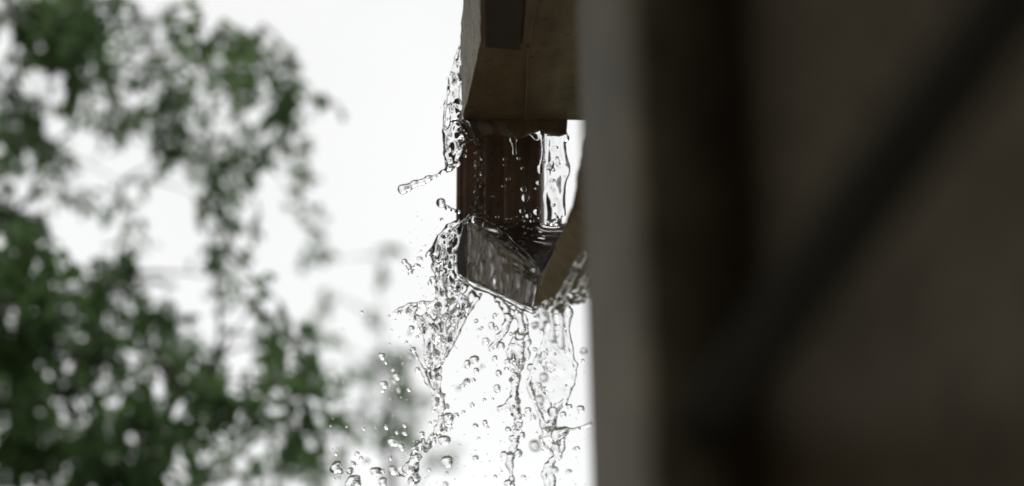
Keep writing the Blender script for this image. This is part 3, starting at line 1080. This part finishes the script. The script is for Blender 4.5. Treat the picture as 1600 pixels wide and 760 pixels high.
ORD = ['highest', 'second highest', 'third highest', 'fourth highest', 'fifth highest', 'sixth highest', 'seventh highest', 'eighth highest', 'ninth highest', 'tenth highest', 'eleventh highest', 'twelfth highest',
       'thirteenth highest', 'fourteenth highest', 'fifteenth highest', 'sixteenth highest', 'seventeenth highest', 'eighteenth highest', 'nineteenth highest', 'twentieth highest', 'twenty-first highest',
       'twenty-second highest', 'twenty-third highest', 'twenty-fourth highest', 'twenty-fifth highest', 'twenty-sixth highest', 'twenty-seventh highest', 'twenty-eighth highest']
# (px, py, r [, stretch-x, stretch-y, y offset])
ZONES = {
    'drops in front of the dark downspout': ('in front of the dark downspout', [(810, 248, 3), (789, 249, 3), (816, 263, 2.4), (794, 280, 3.6), (787, 291, 3), (818, 296, 4.5, 1.2, .8), (821, 309, 6, .9, 1.15), (770, 307, 2.4), (816, 330, 4.6),
                                             (826, 337, 4.6), (839, 331, 6.6), (831, 345, 3.6), (842, 286, 4.6), (777, 339, 3), (788, 258, 2), (837, 295, 2)]),
    'drops beside the white curtain': ('beside the white curtain and the post', [(872, 255, 2.6), (882, 276, 1.6), (865, 297, 2.4), (859, 284, 2)]),
    'drops left of the spout': ('left of the spout end, against white sky', [(690, 343, 2.8), (656, 405, 4.6, 1.2, .9), (658, 392, 1.8), (672, 442, 4), (565, 488, 2.6), (578, 498, 1.8), (643, 513, 4.8), (640, 521, 3.6), (649, 501, 3.2),
                                (635, 535, 2.8), (645, 546, 4.2), (642, 558, 4.2), (651, 558, 3.2), (618, 500, 1.8), (608, 494, 2.4), (612, 516, 1.8), (608, 538, 2.2), (524, 533, 1.8), (652, 578, 4.4)]),
    'drops left of the left stream': ('left of the left stream, over the blurred tree', [(597, 557, 6, .95, 1.05), (603, 567, 3), (614, 578, 2.4), (600, 601, 7, 1.15, .85), (598, 610, 3.4), (616, 595, 4.4, 1.2, .8), (620, 588, 6, 1.15, .9), (622, 610, 4.4, .8, 1.2),
                                      (639, 609, 3.4), (603, 668, 4.4, 1.2, .8), (632, 665, 3.4), (633, 676, 5.4, 1.3, .8), (620, 676, 3.2), (568, 670, 2.8), (558, 709, 3.8), (564, 716, 3.2), (573, 721, 5, 1.2, .9),
                                      (552, 725, 4.4), (547, 736, 5, .85, 1.2), (525, 709, 2.8), (587, 736, 8, 1.2, .85), (598, 737, 3.8), (599, 753, 7.2), (610, 716, 3.2), (530, 747, 3), (522, 747, 2.4)]),
    'drops between the left and middle streams': ('between the left and middle streams', [(697, 636, 5.6), (713, 649, 4.2), (705, 670, 2.4), (716, 607, 4), (741, 562, 7.2, 1.15, .85), (730, 569, 6.2, .85, 1.15), (744, 579, 4.4),
                                                  (753, 573, 3.2), (744, 502, 3.4), (748, 516, 2.8), (753, 513, 2.8), (738, 633, 3.8), (724, 644, 3.2), (743, 665, 4, 1.2, .8), (743, 716, 5), (748, 685, 2.4), (698, 740, 3.2),
                                                  (696, 757, 4.4), (670, 734, 2.8), (730, 596, 5.2, 1.1, .9), (740, 594, 3.2)]),
    'drops left of the middle stream': ('close left of the middle stream', [(779, 583, 4.8), (777, 607, 5.8, .9, 1.1), (773, 560, 4.4), (759, 533, 6, .9, 1.1, .14), (782, 540, 7, 1, 1, .16), (768, 509, 4.4, .8, 1.4, .15), (776, 514, 4.2, .8, 1.3, .15), (773, 494, 4, .8, 1.3, .15),
                                        (793, 566, 5.2, 1, 1, .15), (792, 577, 4.2, 1.2, .8, .12), (798, 522, 3.2), (758, 661, 4.4, .9, 1.1), (762, 668, 2.4), (794, 671, 4.4, 1.2, .9, .06), (757, 625, 2.8, 1, 1, .1), (770, 624, 2.4, 1, 1, .1), (774, 745, 2.8),
                                        (784, 737, 1.8), (798, 594, 3.4, 1, 1, .1)]),
    'drops between the middle and right streams': ('between the middle and right streams', [(829, 574, 5.8), (825, 641, 5), (833, 653, 5, .85, 1.1), (818, 650, 2.6), (836, 546, 3.4), (842, 557, 4, 1.2, .8, -.12), (836, 697, 9, .9, 1.1, -.33),
                                                   (844, 624, 7, .9, 1.1, -.33), (818, 745, 3.2, 1.2, .8), (833, 610, 1.8), (850, 590, 7, 1, 1.1, -.3), (836, 508, 6, 1, 1, -.3)]),
    'drops beside the post': ('right of the right stream, beside the post', [(907, 639, 5.8), (890, 636, 4.4), (880, 648, 5), (899, 674, 3.2), (902, 701, 3.8), (897, 702, 2.4), (911, 564, 2.8), (866, 735, 6, 1, 1, -.2), (888, 737, 4, 1.3, .8, -.2), (912, 548, 5, 1, 1.1, -.33)]),
}
special = [
    (689, 317, 8, 'large round drop with a tail of beads, left of the downspout foot', [(699, 325, 4.5), (707, 328, 2), (716, 331, 3.4)]),
    (701, 653, 8.6, 'large dark rimmed round drop at the right edge of the left stream', []),
    (692, 688, 7.6, 'large egg shaped drop lying sideways below the left stream', [(698, 688, 6.6)]),
    (699, 721, 9.6, 'large dark rimmed drop low between the left and middle streams', []),
    (632, 409, 4.6, 'small three pronged splash flung left of the spout', [(639, 417, 4), (641, 427, 3.6), (650, 415, 3), (655, 416, 2)]),
    (722, 604, 4.6, 'short bent strand of joined drops right of the left stream', [(726, 600, 3), (730, 595, 4.6)]),
    (613, 690, 7, 'curved cluster of three merged drops left of the left stream', [(621, 692, 5.6), (628, 699, 5.6)]),
    (525, 730, 8, 'lumpy cluster of merged drops at lower left, farthest from the streams', [(532, 735, 6), (528, 724, 5), (520, 734, 5)]),
    (551, 750, 8, 'lumpy merged drops at the bottom edge left of the streams', [(558, 748, 6), (546, 757, 7), (560, 756, 5)]),
]
GD = 'single drops flying around the streams'
for zk, (phrase, lst) in ZONES.items():
    lst = sorted(lst, key=lambda q: q[1])
    big = [q for q in lst if q[2] >= 2.4]
    for i, q in enumerate(big):
        px, py, r = q[:3]
        sx, sz = (q[3], q[4]) if len(q) > 4 else (rq.uniform(.92, 1.08), rq.uniform(.92, 1.1))
        dy = (q[5] if len(q) > 5 else rq.gauss(0, .03) if rq.random() < .72 or r > 6.5 else rq.choice((-1, 1, 1)) * rq.uniform(.22, .55))
        if 'downspout' in zk: dy = rq.uniform(-.03, .02)
        o = bpy.data.objects.new('water_drop', drop_me[rq.randrange(6)])
        o.location = py_(px, py, Y0 + dy)
        s_ = r * S * (Y0 + dy) / Y0
        o.scale = (s_ * sx, s_ * (sx + sz) / 2, s_ * sz)
        o.rotation_euler = (rq.uniform(-.3, .3), rq.uniform(-.3, .3), rq.uniform(0, 6))
        COL.objects.link(o)
        tag(o, '%s drop, %s of those %s' % ('big' if r >= 5.5 else 'small' if r >= 3.5 else 'tiny', ORD[i], phrase), 'drop', GD)
for k, (px, py, r, lab, more) in enumerate(special):
    allp = [(px, py, r)] + more
    xs, ys, rs = [a for a, _, _ in allp], [b_ for _, b_, _ in allp], max(c for _, _, c in allp)
    fl = Field(*bounds(min(xs) - rs - 5, min(ys) - rs - 5, max(xs) + rs + 5, max(ys) + rs + 5, -.024, .024), h=.0008, seed=50 + k)
    for i, (a, b_, c) in enumerate(allp):
        fl.drop(a, b_, c, rq.gauss(0, .002), .004)
        if i and 'tail' in lab or 'strand' in lab and i or 'pronged' in lab and i:
            fl.chain([(allp[i - 1][0], allp[i - 1][1], min(2.2, c)), (a, b_, min(2.2, c))], .003)
    fl.rough(.00025, .007)
    o = fl.obj('water_drop', lab, GD, smooth=1)
    o['category'] = 'drop'

# the finest spray, too small to count
V, Q = [], []
bm = bmesh.new()
bmesh.ops.create_icosphere(bm, subdivisions=2, radius=1)
bm.verts.ensure_lookup_table()
iv = [v.co.copy() for v in bm.verts]
iq = [[v.index for v in f.verts] for f in bm.faces]
bm.free()
pts = [(q[0], q[1], q[2]) for _, l_ in ZONES.values() for q in l_ if q[2] < 2.4]
for _ in range(150):
    pts.append((rq.uniform(515, 690), 480 + 280 * math.sqrt(rq.random()), rq.uniform(.5, 1.5)))
for _ in range(150):
    pts.append((rq.uniform(695, 915), rq.uniform(490, 760), rq.uniform(.5, 1.4)))
for _ in range(36):
    t = rq.random()
    pts.append((745 + 120 * t + rq.gauss(0, 8), 346 + rq.uniform(-8, 26), rq.uniform(.7, 2.4)))
for _ in range(50):
    pts.append((rq.uniform(640, 700), rq.uniform(330, 480), rq.uniform(.5, 1.3)))
for a, b_, r in pts:
    c = py_(a, b_, Y0 + (rq.gauss(0, .06) if not (700 < a < 890 and b_ < 385) else rq.uniform(-.02, .03)))
    o = len(V)
    V.extend([c + v * r * S for v in iv])
    Q.extend([[i + o for i in f] for f in iq])
sp = link('water_spray', mesh('water_spray', V, Q, True), M['water'])
tag(sp, 'finest spray of water scattered round the streams', 'spray', kind='stuff')
